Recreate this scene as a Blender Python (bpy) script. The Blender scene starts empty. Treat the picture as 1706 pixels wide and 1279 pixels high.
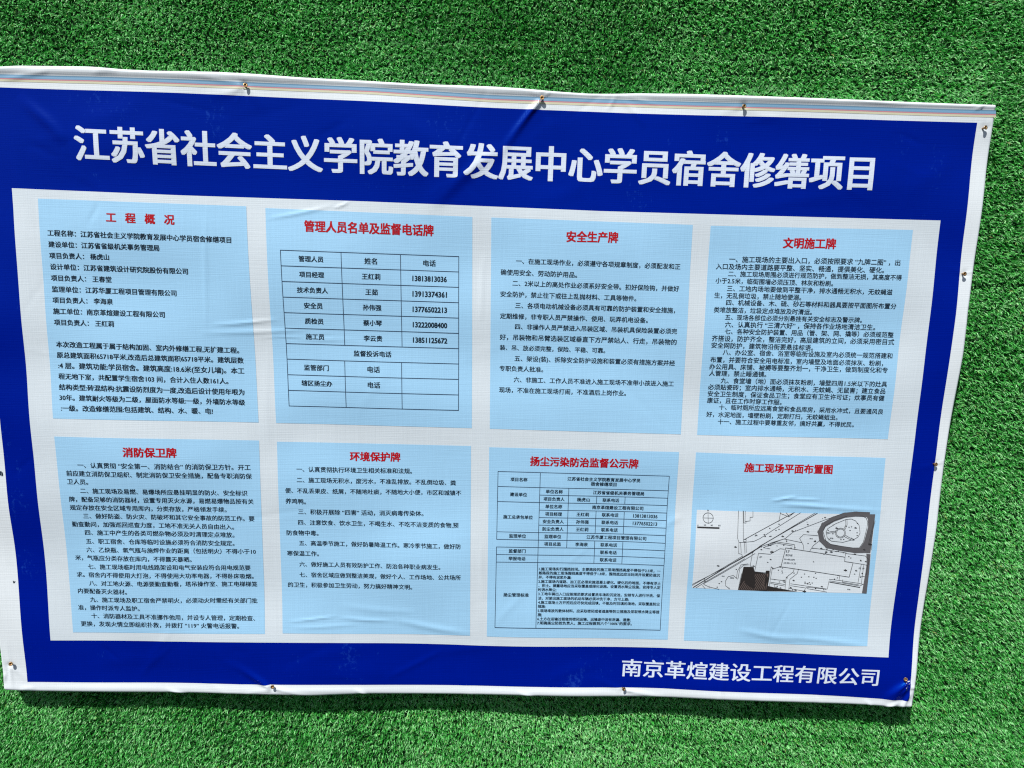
import bpy, math
import numpy as np
from mathutils import Matrix, Vector

sc = bpy.context.scene
C = sc.collection

# ---------------------------------------------------------------- camera
F = 1281.0                      # focal length in photo pixels (1706 wide)
CX, CY = 853.0, 639.5
RM = np.array([[0.9993134577, -0.0297822315, -0.0220370593],
               [0.0255227510, 0.9845544640, -0.1732082463],
               [0.0268552132, 0.1725268851, 0.9846386502]])   # rows: right, down, forward in sign axes
CAM = np.array([-0.01671613, -0.32967542, -1.92290271])       # sign axes: x right, y down, z into the wall
DEPTH = 0.057                   # the sign stands 45 mm proud of the turf backing
ZC = 1.50                       # height of the sign's centre above the ground

cd = bpy.data.cameras.new('camera'); cam = bpy.data.objects.new('camera', cd); C.objects.link(cam)
cd.sensor_width = 36.0; cd.lens = F / 1706.0 * 36.0; cd.clip_start = 0.01; cd.clip_end = 100


def s2w(v):                     # sign axes -> world (wall plane is y = 0)
    v = np.asarray(v, float)
    return np.stack([v[..., 0], v[..., 2] - DEPTH, ZC - v[..., 1]], -1)


cw = s2w(CAM)
right = np.array([RM[0, 0], RM[0, 2], -RM[0, 1]])
down = np.array([RM[1, 0], RM[1, 2], -RM[1, 1]])
fwd = np.array([RM[2, 0], RM[2, 2], -RM[2, 1]])
m = Matrix([[right[i], -down[i], -fwd[i], cw[i]] for i in range(3)] + [[0, 0, 0, 1]])
cam.matrix_world = m
sc.camera = cam
sc.cycles.filter_width = 1.2        # a phone picture is crisp
sc.cycles.use_denoising = False     # denoising smears the fine print

# ---------------------------------------------------------------- sky and sun
SUN_DIR = Vector((0.36, 0.58, -1.0)).normalized()     # the way the light travels
sun_el = math.asin(-SUN_DIR.z)
sun_az = math.atan2(-SUN_DIR.x, -SUN_DIR.y)           # clockwise from +Y
w = bpy.data.worlds.new('World'); sc.world = w; w.use_nodes = True
nt = w.node_tree
sky = nt.nodes.new('ShaderNodeTexSky'); sky.sky_type = 'NISHITA'; sky.sun_disc = False
sky.sun_elevation = sun_el; sky.sun_rotation = sun_az
sky.air_density = 1.0; sky.dust_density = 1.2
nt.links.new(sky.outputs[0], nt.nodes['Background'].inputs[0])
nt.nodes['Background'].inputs[1].default_value = 0.07
ld = bpy.data.lights.new('sun', 'SUN'); ld.energy = 4.9; ld.angle = math.radians(0.5); ld.color = (1.0, 0.965, 0.91)
lo = bpy.data.objects.new('sun', ld); C.objects.link(lo)
lo.rotation_euler = SUN_DIR.to_track_quat('-Z', 'Y').to_euler(); lo.location = (0, -3, 5)
sc.view_settings.view_transform = 'Standard'; sc.view_settings.look = 'None'
sc.view_settings.exposure = 0.27; sc.view_settings.gamma = 1.0


# ---------------------------------------------------------------- helpers
def at(px):                     # photo pixels -> (x, y-down) on the sign's front plane
    px = np.asarray(px, float)
    d = np.stack([(px[..., 0] - CX) / F, (px[..., 1] - CY) / F, np.ones(px.shape[:-1])], -1) @ RM
    t = -CAM[2] / d[..., 2]
    p = CAM + d * t[..., None]
    return p[..., :2]


ROOT = np.array([0.0, 0.0, ZC - at([780, 1165])[1]])

rs = np.random.RandomState(11)
_LF = [(rs.uniform(0, 2 * np.pi), rs.uniform(2.5, 26), rs.uniform(0, 2 * np.pi)) for _ in range(26)]

# creases in the cloth: from (px) to (px), half width in mm, height in mm, kind of fade
CREASES = [
    ((904, 164), (812, 280), 10, 8.0, 'a'), ((904, 166), (925, 260), 12, -1.6, 'a'),
    ((904, 162), (925, 146), 4, 2.0, 'a'), ((904, 162), (872, 148), 5, 1.8, 'a'),
    ((407, 143), (330, 168), 12, 3.0, 'a'), ((407, 146), (414, 175), 4, -1.5, 'a'), ((407, 146), (470, 215), 16, 1.2, 'a'),
    ((407, 140), (300, 122), 6, 1.6, 'a'), ((407, 143), (390, 180), 4, 1.0, 'a'),
    ((1240, 178), (1243, 205), 5, 1.4, 'a'), ((1240, 178), (1160, 200), 10, 1.0, 'a'), ((1240, 178), (1320, 210), 12, 1.0, 'a'),
    ((1030, 150), (1075, 215), 8, 1.5, 'b'), ((1030, 156), (1010, 185), 5, 1.2, 'b'), ((1030, 158), (1100, 175), 4, 1.0, 'b'),
    ((1640, 213), (1646, 240), 6, 1.2, 'a'), ((1640, 213), (1650, 190), 4, 1.2, 'a'), ((1620, 186), (1640, 172), 4, 1.5, 'b'),
    ((1606, 456), (1628, 448), 4, 1.6, 'a'), ((1606, 456), (1560, 440), 10, 0.8, 'a'),
    ((1560, 775), (1578, 766), 4, 1.8, 'a'), ((1560, 775), (1568, 800), 5, 1.2, 'a'), ((1560, 775), (1510, 790), 12, 0.8, 'a'),
    ((1511, 1133), (1466, 1170), 9, 5.0, 'a'), ((1508, 1140), (1500, 1168), 6, 2.5, 'a'), ((1511, 1136), (1520, 1140), 4, 2.0, 'a'), ((1515, 1142), (1524, 1146), 4, 2.0, 'b'),
    ((1500, 1168), (1470, 1182), 5, 2.5, 'b'), ((1440, 1164), (1455, 1180), 4, 1.5, 'b'),
    ((1038, 1149), (1120, 1163), 5, 2.6, 'a'), ((1038, 1149), (970, 1125), 10, 1.6, 'a'), ((1038, 1149), (1045, 1164), 4, -1.2, 'a'),
    ((453, 1146), (370, 1100), 11, 7.0, 'a'), ((453, 1146), (520, 1160), 5, 2.6, 'a'), ((453, 1148), (400, 1158), 4, 1.8, 'a'),
    ((453, 1142), (420, 1135), 6, -1.4, 'a'),
    ((590, 1148), (612, 1160), 4, 1.8, 'b'), ((860, 1150), (895, 1162), 5, 1.5, 'b'), ((270, 1150), (315, 1160), 4, 1.6, 'b'),
    ((14, 1110), (20, 1157), 4, 3.6, 'a'), ((8, 1120), (0, 1155), 3, 2.5, 'a'), ((14, 1110), (5, 1152), 4, -1.8, 'a'), ((14, 1108), (8, 1060), 7, 1.6, 'a'),
    ((14, 1110), (60, 1150), 9, 1.4, 'a'), ((30, 1150), (60, 1147), 5, 1.2, 'b'),
    ((345, 330), (343, 560), 6, 1.0, 'b'), ((350, 541), (470, 532), 5, 1.5, 'b'), ((330, 556), (520, 548), 6, 1.3, 'b'),
    ((420, 562), (600, 565), 5, 0.9, 'b'), ((440, 566), (560, 560), 4, -0.8, 'b'),
    ((442, 366), (560, 342), 5, 1.3, 'b'), ((555, 347), (585, 336), 4, 1.4, 'b'),
    ((478, 1036), (565, 1028), 4, 1.3, 'b'), ((560, 1030), (660, 1036), 5, 1.4, 'b'), ((650, 1034), (790, 1056), 9, 1.8, 'b'),
    ((480, 1046), (600, 1043), 5, 0.9, 'b'), ((560, 1010), (700, 1022), 10, 0.9, 'b'),
    ((1280, 833), (1330, 826), 4, 1.6, 'b'), ((1295, 838), (1385, 845), 5, 1.8, 'b'), ((1330, 842), (1480, 851), 6, 1.2, 'b'),
    ((1300, 828), (1370, 832), 3, 1.2, 'b'), ((1225, 1050), (1330, 1066), 9, 1.7, 'b'), ((1280, 1056), (1460, 1078), 8, 1.3, 'b'),
    ((700, 365), (790, 230), 20, 1.5, 'b'), ((720, 345), (840, 235), 15, 3.2, 'b'), ((640, 180), (760, 250), 20, 1.1, 'b'),
    ((880, 340), (1000, 300), 22, 1.2, 'b'), ((1250, 345), (1420, 325), 16, 0.8, 'b'),
    ((30, 155), (110, 240), 14, 3.6, 'b'), ((20, 250), (60, 380), 16, 1.4, 'b'), ((120, 200), (260, 170), 24, 1.4, 'b'),
    ((470, 1100), (640, 1075), 20, 0.9, 'b'), ((640, 1135), (745, 1078), 9, 1.1, 'b'), ((900, 1135), (1010, 1100), 16, 0.9, 'b'),
    ((130, 1110), (330, 1095), 22, 1.0, 'b'), ((800, 540), (806, 420), 7, 1.0, 'b'), ((806, 1000), (800, 900), 8, 0.8, 'b'),
    ((1500, 330), (1600, 250), 26, 1.2, 'b'), ((80, 115), (40, 128), 6, 1.4, 'b'), ((200, 113), (150, 120), 8, 1.6, 'b'),
    ((600, 138), (740, 146), 5, 1.0, 'b'), ((1400, 166), (1520, 174), 5, 1.0, 'b'), ((985, 300), (990, 360), 14, 0.7, 'b'),
    ((0, 130), (60, 120), 7, 1.8, 'b'),
    ((40, 235), (420, 245), 62, 3.6, 'b'), ((560, 232), (930, 262), 66, 5.5, 'b'), ((900, 268), (1240, 280), 60, 3.4, 'b'), ((1180, 275), (1600, 300), 62, 4.2, 'b'),
    ((430, 1125), (700, 1118), 34, 1.8, 'b'), ((1050, 1140), (1350, 1148), 34, 1.6, 'b'), ((250, 800), (560, 640), 60, 2.2, 'b'), ((900, 640), (1350, 760), 70, 2.4, 'b'), ((1100, 880), (1140, 860), 10, 0.9, 'b'), ((445, 560), (445, 760), 10, 0.7, 'b'),
]
_CR = []
for a, b, wd, am, k in CREASES + [((1516, 1136), (1476, 1172), 15, 4.0, 'b'), ((1518, 1150), (1500, 1182), 6, 3.0, 'b')]:
    if a[1] > 1130 and b[1] > 1130: am *= 1.6
    A = at(a); B = at(b); L = np.linalg.norm(B - A); _CR.append((A, (B - A) / L, L, wd * .001, am * .001, k))


_ST = [(-88, 119.5), (0, 122.3), (150, 126.5), (300, 132), (407, 136.5), (620, 145), (820, 158), (904, 161), (1040, 165.5), (1300, 173), (1480, 179), (1657, 184)]
_HX, _HY = at(_ST).T
_BX, _BY = at([(44, 1139), (380, 1142.3), (640, 1142.8), (900, 1144), (1100, 1147.6), (1250, 1153.5), (1400, 1161), (1513, 1167.5)]).T
_rc = np.random.RandomState(77); _RC = []
for _i in range(64):            # faint random drag lines in the tensioned cloth
    A = at((_rc.uniform(-20, 1600), (_rc.uniform(150, 340), _rc.uniform(1075, 1140), _rc.uniform(330, 1080))[_i % 3])); th = _rc.choice([_rc.normal(0, .35), _rc.normal(1.2, .5), _rc.normal(-.7, .4)])
    _RC.append((A, np.array([math.cos(th), math.sin(th)]), _rc.uniform(.06, .28), _rc.uniform(.3, .9) * .001 * _rc.choice([-1, 1]) * (.6 if _i % 3 == 2 else 1), _rc.uniform(.005, .014)))


def bump(x, y):                 # height of the cloth above its plane (towards the viewer), metres
    h = np.zeros_like(x)
    for i, (th, k, ph) in enumerate(_LF):
        h += np.sin((x * math.cos(th) * 0.8 + y * math.sin(th) * 1.2) * k + ph) * (0.0024 / (1 + 0.12 * k))
    for A, d, L, wd, am, kind in _CR:
        rx = x - A[0]; ry = y - A[1]
        t = (rx * d[0] + ry * d[1]) / L
        msk = (t > -0.5) & (t < 1.5) & (np.abs(rx * -d[1] + ry * d[0]) < wd * 5)
        if not msk.any(): continue
        tt = t[msk]
        n = (rx * -d[1] + ry * d[0])[msk] + 0.25 * wd * np.sin(tt * 5 + A[0] * 40)
        if kind == 'a':         # pulled by a screw: strongest near it
            s = np.clip((tt + 0.02) / 0.1, 0, 1); e = s * s * (3 - 2 * s) * np.clip(1 - tt, 0, 1) ** 1.3
            ww = wd * (0.6 + 0.7 * np.clip(tt, 0, 1))
        else:
            e = np.clip(4 * tt * (1 - tt), 0, 1) ** 1.2; ww = wd
        h[msk] += am * e * np.exp(-(n / ww) ** 2)
    for A, d, L, am, wd in _RC:
        t = ((x - A[0]) * d[0] + (y - A[1]) * d[1]) / L; n = (x - A[0]) * -d[1] + (y - A[1]) * d[0]
        msk = (t > 0) & (t < 1) & (np.abs(n) < wd * 4)
        if msk.any(): h[msk] += am * (4 * t[msk] * (1 - t[msk])) ** 1.5 * np.exp(-((n[msk] + .4 * wd * np.sin(t[msk] * 6)) / wd) ** 2)
    # the top hem is doubled over: it swells above the colour stripe and dips at its foot
    yl = np.interp(x, _HX, _HY); dd = yl - y
    h += 0.0030 * np.exp(-((dd - 0.013) / 0.0085) ** 2) - 0.0012 * np.exp(-((dd + 0.001) / 0.004) ** 2)
    yb = np.interp(x, _BX, _BY); h += 0.0022 * np.exp(-((y - yb - 0.015) / 0.009) ** 2) * (0.7 + 0.3 * np.sin(x * 11))
    for s in SCREWPOS:          # dimple under each screw head
        r2 = (x - s[0]) ** 2 + (y - s[1]) ** 2
        h -= 0.0022 * np.exp(-r2 / 0.009 ** 2)
    return h


SCREWS = [(407, 143), (904, 163), (1239, 177), (1640, 213), (1606, 456), (1560, 775), (1511, 1133), (1038, 1149), (453, 1146), (14, 1110)]
SCREWPOS = [at(s) for s in SCREWS]


def front(xy, off):             # (x, y-down) -> world points on the cloth, off metres proud of it
    return np.stack([xy[..., 0], -DEPTH - bump(xy[..., 0], xy[..., 1]) - off, ZC - xy[..., 1]], -1)


def fnormals(xy):
    e = 0.0015
    x, y = xy[..., 0], xy[..., 1]
    gx = (bump(x + e, y) - bump(x - e, y)) / (2 * e); gy = (bump(x, y + e) - bump(x, y - e)) / (2 * e)
    n = np.stack([-gx, -np.ones_like(gx), gy], -1)
    return n / np.linalg.norm(n, axis=-1, keepdims=True)


def make(name, verts, faces, mat, parent=None, smooth=True, normals=None, base=ROOT, label=None, kind=None):
    me = bpy.data.meshes.new(name)
    verts = np.asarray(verts, float) - base
    if isinstance(faces, np.ndarray):
        k = faces.shape[1]
        me.vertices.add(len(verts)); me.vertices.foreach_set('co', verts.ravel())
        me.loops.add(faces.size); me.loops.foreach_set('vertex_index', faces.ravel().astype(np.int32))
        me.polygons.add(len(faces)); me.polygons.foreach_set('loop_start', np.arange(0, faces.size, k, dtype=np.int32))
        me.polygons.foreach_set('loop_total', np.full(len(faces), k, np.int32))
        me.update(calc_edges=True); me.validate()
    else:
        me.from_pydata([tuple(v) for v in verts], [], faces); me.update()
    if smooth: me.polygons.foreach_set('use_smooth', np.ones(len(me.polygons), bool))
    if normals is not None and len(me.vertices) == len(normals):
        me.normals_split_custom_set_from_vertices([tuple(n) for n in normals])
    me.materials.append(mat)
    o = bpy.data.objects.new(name, me); C.objects.link(o)
    if parent: o.parent = parent
    if label: o['label'] = label
    if kind: o['kind'] = kind
    return o


def material(name, col, rough=0.5, spec=0.5):
    mt = bpy.data.materials.new(name); mt.use_nodes = True
    b = mt.node_tree.nodes['Principled BSDF']
    b.inputs['Base Color'].default_value = (*col, 1); b.inputs['Roughness'].default_value = rough
    b.inputs['Specular IOR Level'].default_value = spec
    return mt, mt.node_tree, b


def vinyl(name, col, rough, spec, wear=None, amount=0.0):
    """printed PVC cloth: fine woven thread relief, faint uneven print, light scuffs where the ink is rubbed"""
    mt, t, b = material(name, col, rough, spec)
    N = t.nodes.new; L = t.links.new
    tc = N('ShaderNodeTexCoord')

    def noise(scale, vec_scale, detail=3, rgh=.55):
        mp = N('ShaderNodeMapping'); mp.inputs['Scale'].default_value = vec_scale
        n = N('ShaderNodeTexNoise'); n.inputs['Scale'].default_value = scale; n.inputs['Detail'].default_value = detail
        n.inputs['Roughness'].default_value = rgh
        L(tc.outputs['Object'], mp.inputs[0]); L(mp.outputs[0], n.inputs['Vector']); return n.outputs[0]

    def mth(op, a, bb):
        n = N('ShaderNodeMath'); n.operation = op
        for i, v in enumerate((a, bb)):
            if hasattr(v, 'links'): L(v, n.inputs[i])
            else: n.inputs[i].default_value = v
        return n.outputs[0]
    warp = noise(1, (430, 1, 6), 1); weft = noise(1, (6, 1, 430), 1)
    sep = N('ShaderNodeSeparateXYZ'); L(tc.outputs['Object'], sep.inputs[0])
    thr = []
    for ax, per in ((0, .0054), (2, .0047)):        # the square scrim woven into the cloth
        n = N('ShaderNodeMath'); n.operation = 'SINE'; L(mth('MULTIPLY', sep.outputs[ax], 2 * math.pi / per), n.inputs[0]); thr.append(n.outputs[0])
    scrim = mth('ADD', thr[0], thr[1])
    threads = mth('ADD', mth('ADD', warp, weft), mth('MULTIPLY', scrim, 0.07))
    cloud = noise(1, (3.5, 1, 3.5), 4)
    var = mth('ADD', mth('MULTIPLY', mth('SUBTRACT', threads, 1.0), 0.10), mth('MULTIPLY', mth('SUBTRACT', cloud, 0.5), 0.18))
    fac = mth('ADD', var, 1.0)
    vm = N('ShaderNodeVectorMath'); vm.operation = 'SCALE'
    base = N('ShaderNodeRGB'); base.outputs[0].default_value = (*col, 1)
    L(base.outputs[0], vm.inputs[0]); L(fac, vm.inputs['Scale'])
    out = vm.outputs[0]
    if wear:
        big = noise(1, (7, 1, 5), 3); fine = noise(1, (90, 1, 60), 4, .7)
        r = N('ShaderNodeMapRange'); r.inputs['From Min'].default_value = 1.20; r.inputs['From Max'].default_value = 1.36
        L(mth('ADD', big, fine), r.inputs['Value'])
        mx = N('ShaderNodeMix'); mx.data_type = 'RGBA'
        L(mth('MULTIPLY', r.outputs[0], amount), mx.inputs[0]); L(out, mx.inputs[6]); mx.inputs[7].default_value = (*wear, 1)
        out = mx.outputs[2]
    L(out, b.inputs['Base Color'])
    bp = N('ShaderNodeBump'); bp.inputs['Strength'].default_value = 0.35; bp.inputs['Distance'].default_value = 0.0006
    L(mth('ADD', threads, mth('MULTIPLY', cloud, 3.0)), bp.inputs['Height']); L(bp.outputs[0], b.inputs['Normal'])
    rr = mth('ADD', mth('MULTIPLY', cloud, 0.25), rough - 0.12); L(rr, b.inputs['Roughness'])
    return mt


M_WHITE = vinyl('white_vinyl', (0.69, 0.75, 0.79), 0.48, 0.4)
M_FIELD = vinyl('white_print', (0.585, 0.66, 0.715), 0.5, 0.4, (0.5, 0.55, 0.58), 0.12)
M_BLUE = vinyl('deep_blue_print', (0.0, 0.0078, 0.24), 0.33, 0.30, (0.02, 0.09, 0.48), 0.30)
M_SKYB = vinyl('pale_blue_print', (0.315, 0.565, 0.79), 0.5, 0.35)
M_BLUE.node_tree.nodes['Principled BSDF'].inputs['Specular Tint'].default_value = (0.03, 0.42, 1.0, 1)
M_TITLE = vinyl('white_lettering', (0.61, 0.69, 0.81), 0.5, 0.35)
M_RED = material('red_ink', (0.40, 0.0, 0.006), 0.5, 0.3)[0]
M_INK = material('black_ink', (0.004, 0.016, 0.03), 0.55, 0.3)[0]
M_LINE = material('table_line_ink', (0.02, 0.045, 0.09), 0.55, 0.3)[0]
M_SB = material('stripe_blue_ink', (0.15, 0.29, 0.43), 0.5, 0.3)[0]
M_SR = material('stripe_red_ink', (0.50, 0.22, 0.26), 0.5, 0.3)[0]
M_SY = material('stripe_yellow_ink', (0.58, 0.58, 0.42), 0.5, 0.3)[0]
M_PLAN = vinyl('plan_print', (0.61, 0.67, 0.72), 0.5, 0.35)
M_ROAD = material('plan_grey_ink', (0.105, 0.105, 0.115), 0.5, 0.3)[0]
M_BLOCK = material('plan_brown_ink', (0.024, 0.021, 0.021), 0.5, 0.3)[0]
M_HATCH = material('plan_hatch_ink', (0.13, 0.10, 0.09), 0.5, 0.3)[0]
M_SCREW, t, b = material('yellow_zinc_screw', (0.50, 0.30, 0.13), 0.42, 0.5)
b.inputs['Metallic'].default_value = 0.85
n = t.nodes.new('ShaderNodeTexNoise'); n.inputs['Scale'].default_value = 260
cr = t.nodes.new('ShaderNodeValToRGB'); cr.color_ramp.elements[0].color = (0.16, 0.075, 0.03, 1); cr.color_ramp.elements[0].position = .35
cr.color_ramp.elements[1].color = (0.46, 0.30, 0.14, 1); cr.color_ramp.elements[1].position = .6
tc = t.nodes.new('ShaderNodeTexCoord'); t.links.new(tc.outputs['Object'], n.inputs['Vector'])
t.links.new(n.outputs[0], cr.inputs[0]); t.links.new(cr.outputs[0], b.inputs['Base Color'])

# ---------------------------------------------------------------- the turf-covered wall
OUT_TOP = [(-95, 106), (0, 107), (25, 105), (100, 106), (150, 107), (200, 112), (250, 115), (300, 116), (360, 117), (420, 120), (500, 126),
           (600, 131), (700, 137), (820, 141), (880, 145), (920, 149), (980, 153), (1030, 153), (1060, 152), (1150, 153), (1230, 156),
           (1300, 159), (1400, 163), (1500, 167), (1600, 171), (1659, 173)]
OUT_RIGHT = [(1659, 173), (1654, 225), (1631, 400), (1613, 520), (1606, 590), (1592, 682), (1577, 775), (1564, 880), (1545, 1000), (1541, 1030), (1528, 1130), (1520, 1181)]
OUT_BOTTOM = [(4, 1154), (42, 1156.5), (200, 1159), (380, 1161), (460, 1161.5), (520, 1163), (607, 1160.5), (740, 1160.5), (880, 1161), (960, 1162.5),
              (1100, 1165), (1250, 1170), (1350, 1175), (1440, 1178), (1480, 1180.5), (1520, 1181)]
OUT_LEFT = [(-95, 106), (-62, 500), (-28, 850), (4, 1154)]


def wall_material():
    mt, t, b = material('turf_backing', (0.006, 0.03, 0.008), 0.9, 0.1)
    n = t.nodes.new('ShaderNodeTexNoise'); n.inputs['Scale'].default_value = 180
    cr = t.nodes.new('ShaderNodeValToRGB'); cr.color_ramp.elements[0].color = (0.003, 0.014, 0.004, 1); cr.color_ramp.elements[1].color = (0.012, 0.06, 0.016, 1)
    tc = t.nodes.new('ShaderNodeTexCoord'); t.links.new(tc.outputs['Object'], n.inputs['Vector'])
    t.links.new(n.outputs[0], cr.inputs[0]); t.links.new(cr.outputs[0], b.inputs['Base Color']); return mt


wx0, wx1, wz0, wz1 = -2.6, 2.6, 0.0, 3.0
v = [(wx0, 0, wz0), (wx1, 0, wz0), (wx1, 0, wz1), (wx0, 0, wz1), (wx0, .06, wz0), (wx1, .06, wz0), (wx1, .06, wz1), (wx0, .06, wz1)]
wall = make('turf_wall', v, [(0, 1, 2, 3), (5, 4, 7, 6), (4, 0, 3, 7), (1, 5, 6, 2), (3, 2, 6, 7), (4, 5, 1, 0)], wall_material(), smooth=False, base=np.zeros(3))
wall['label'] = 'upright wall panel covered in green artificial grass behind the notice banner'; wall['category'] = 'wall'


def snoise(x, z, seed, ks):
    r = np.random.RandomState(seed); s = np.zeros_like(x)
    for k in ks:
        for _ in range(4):
            th = r.uniform(0, 2 * np.pi); s += np.sin((x * math.cos(th) + z * math.sin(th)) * k * r.uniform(.7, 1.3) + r.uniform(0, 6.28))
    return s / (len(ks) * 4) ** .5


def build_turf():
    r = np.random.RandomState(5)
    n = 1560000
    x = r.uniform(-2.3, 2.3, n); z = r.uniform(0.12, 2.9, n)
    # nothing grows where the sign hides it for good
    tl, tr_, br, bl = at([-95, 106]), at([1659, 173]), at([1520, 1181]), at([4, 1154])
    keep = ~((x > bl[0] + 0.035) & (x < br[0] - 0.06) & (z < ZC - tr_[1] - 0.06) & (z > ZC - bl[1] + 0.05))
    # a little beyond the photographed stretch the pile is built more thinly, of broader blades
    far = (np.abs(x) > 1.60) | (z < 0.325) | (z > 2.5)
    keep &= ~far | (r.rand(n) < 0.30)
    x, z, far = x[keep], z[keep], far[keep]
    # the pile was tufted in fine rows: gather blades into tufts
    tuft = 0.0052
    gx = np.round(x / tuft); gz = np.round(z / tuft)
    hh = np.sin(gx * 127.1 + gz * 311.7) * 43758.5453; h1 = hh - np.floor(hh)
    hh = np.sin(gx * 269.5 + gz * 183.3) * 43758.5453; h2 = hh - np.floor(hh)
    hh = np.sin(gx * 419.2 + gz * 371.9) * 43758.5453; h3 = hh - np.floor(hh)
    cxp = (gx + (h1 - .5) * .9) * tuft; czp = (gz + (h2 - .5) * .9) * tuft
    x = cxp + (x - gx * tuft) * .55; z = czp + (z - gz * tuft) * .55
    n = len(x)
    # lie of the pile: a slow swirl, plus each tuft's own way, plus each blade's own
    ang = 1.2 * snoise(x, z, 3, (3, 7, 15)) + (h3 - .5) * 4.2 + r.normal(0, 0.75, n) - math.pi / 2
    L = r.uniform(0.0085, 0.0155, n) * (0.85 + 0.3 * h1) * (1 + 0.10 * snoise(x, z, 8, (18, 40)))
    for zs, xa, xb, k_ in ((2.275, .5, 1.15, .5), (2.325, -1.5, -1.0, .45), (2.245, -.3, .35, .3), (1.78, 1.15, 1.6, .5), (2.36, .1, .6, .35), (0.62, -.2, .5, .25)):   # creases where the roll was folded
        e_ = np.clip((x - xa) / .08, 0, 1) * np.clip((xb - x) / .08, 0, 1)
        L *= 1 - k_ * e_ * np.exp(-((z - zs - .005 * np.sin(x * 9)) / 0.006) ** 2)
    wd = r.uniform(0.0015, 0.0028, n) * np.where(far, 1.8, 1.0)
    lean = np.clip(r.normal(0.70, 0.32, n) + 0.15 * snoise(x, z, 21, (9, 25)), 0.1, 1.35)          # radians off the wall normal
    bend = r.uniform(0.1, 1.0, n)
    dx, dz = np.cos(ang), np.sin(ang)
    sx, sz = -dz, dx
    tw = r.uniform(-0.8, 0.8, n)
    P = np.stack([x, np.full(n, -0.0003), z], -1)
    side = np.stack([sx * np.cos(tw), np.sin(tw), sz * np.cos(tw)], -1)
    D0 = np.stack([dx * np.sin(lean * .6), -np.cos(lean * .6), dz * np.sin(lean * .6)], -1)
    l2 = np.minimum(lean + bend * .7, 1.75)
    D1 = np.stack([dx * np.sin(l2), -np.cos(l2), dz * np.sin(l2)], -1)
    mid = P + D0 * (L * .52)[:, None]; tip = mid + D1 * (L * .5)[:, None]
    hw = (wd * .5)[:, None]
    V = np.stack([P - side * hw, P + side * hw, mid - side * hw, mid + side * hw, tip], 1)
    # blades may not run through the sign: those under its edge stay short
    V = V.reshape(-1, 3)
    i = np.arange(n) * 5
    Fq = np.stack([np.stack([i, i + 1, i + 3], -1), np.stack([i, i + 3, i + 2], -1), np.stack([i + 2, i + 3, i + 4], -1)], 1).reshape(-1, 3)
    mt = bpy.data.materials.new('turf_blade'); mt.use_nodes = True
    t = mt.node_tree; b = t.nodes['Principled BSDF']
    at_ = t.nodes.new('ShaderNodeAttribute'); at_.attribute_name = 'tint'
    cr = t.nodes.new('ShaderNodeValToRGB'); e = cr.color_ramp.elements
    e[0].position = 0.0; e[0].color = (0.008, 0.13, 0.012, 1); e[1].position = 1.0; e[1].color = (0.34, 0.30, 0.12, 1)
    for p_, c_ in ((0.30, (0.045, 0.42, 0.050, 1)), (0.52, (0.135, 0.58, 0.135, 1)), (0.88, (0.38, 0.77, 0.37, 1)), (0.96, (0.22, 0.52, 0.08, 1))):
        q = e.new(p_); q.color = c_
    t.links.new(at_.outputs['Fac'], cr.inputs[0]); t.links.new(cr.outputs[0], b.inputs['Base Color'])
    b.inputs['Roughness'].default_value = 0.42; b.inputs['Specular IOR Level'].default_value = 0.34
    tr = t.nodes.new('ShaderNodeBsdfTranslucent'); t.links.new(cr.outputs[0], tr.inputs[0])
    mx = t.nodes.new('ShaderNodeMixShader'); mx.inputs[0].default_value = 0.32
    out = t.nodes['Material Output']
    t.links.new(b.outputs[0], mx.inputs[1]); t.links.new(tr.outputs[0], mx.inputs[2]); t.links.new(mx.outputs[0], out.inputs[0])
    o = make('artificial_grass', V, Fq, mt, parent=wall, smooth=False, base=np.zeros(3), kind='stuff')
    rr_ = np.random.RandomState(9); rowz = np.zeros(n)
    for _ in range(9):          # tufting rows and the way each was brushed
        rowz += np.sin((z + .010 * np.sin(x * rr_.uniform(2, 9) + rr_.uniform(0, 6))) * rr_.uniform(40, 260) + x * rr_.uniform(-6, 6) + rr_.uniform(0, 6.28))
    rowz *= 0.028
    tint = np.clip(0.46 + 0.20 * (h2 - .5) + 0.08 * snoise(x, z, 31, (4, 11, 30)) + r.normal(0, 0.25, n) + rowz, 0, 0.90)
    odd = r.rand(n); tint[odd < 0.004] = 0.99; tint[(odd > .004) & (odd < .022)] = 0.95
    a = o.data.attributes.new('tint', 'FLOAT', 'POINT'); a.data.foreach_set('value', np.repeat(tint, 5).astype(np.float32))
    return o


build_turf()

# ---------------------------------------------------------------- the banner
sign = bpy.data.objects.new('notice_banner', None); C.objects.link(sign); sign.location = ROOT
sign['label'] = 'large blue and white notice banner with eight pale blue panels, screwed onto the turf wall'
sign['category'] = 'banner'


def sample(poly, t):            # piecewise linear polyline in px, smoothed through x or y order, param by length
    p = np.array(poly, float); s = np.r_[0, np.cumsum(np.linalg.norm(np.diff(p, axis=0), axis=1))]; s /= s[-1]
    return np.stack([np.interp(t, s, p[:, 0]), np.interp(t, s, p[:, 1])], -1)


def smooth_sample(poly, t, k=0.006):
    return (sample(poly, np.clip(t - k, 0, 1)) + sample(poly, t) * 2 + sample(poly, np.clip(t + k, 0, 1))) / 4


def coons(top, bottom, left, right, us, vs):
    T = smooth_sample(top, us); B = smooth_sample(bottom, us); Lf = smooth_sample(left, vs); Rt = smooth_sample(right, vs)
    U = us[None, :, None]; V = vs[:, None, None]
    return ((1 - V) * T[None] + V * B[None] + (1 - U) * Lf[:, None] + U * Rt[:, None]
            - ((1 - U) * (1 - V) * T[0] + U * (1 - V) * T[-1] + (1 - U) * V * B[0] + U * V * B[-1]))


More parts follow.
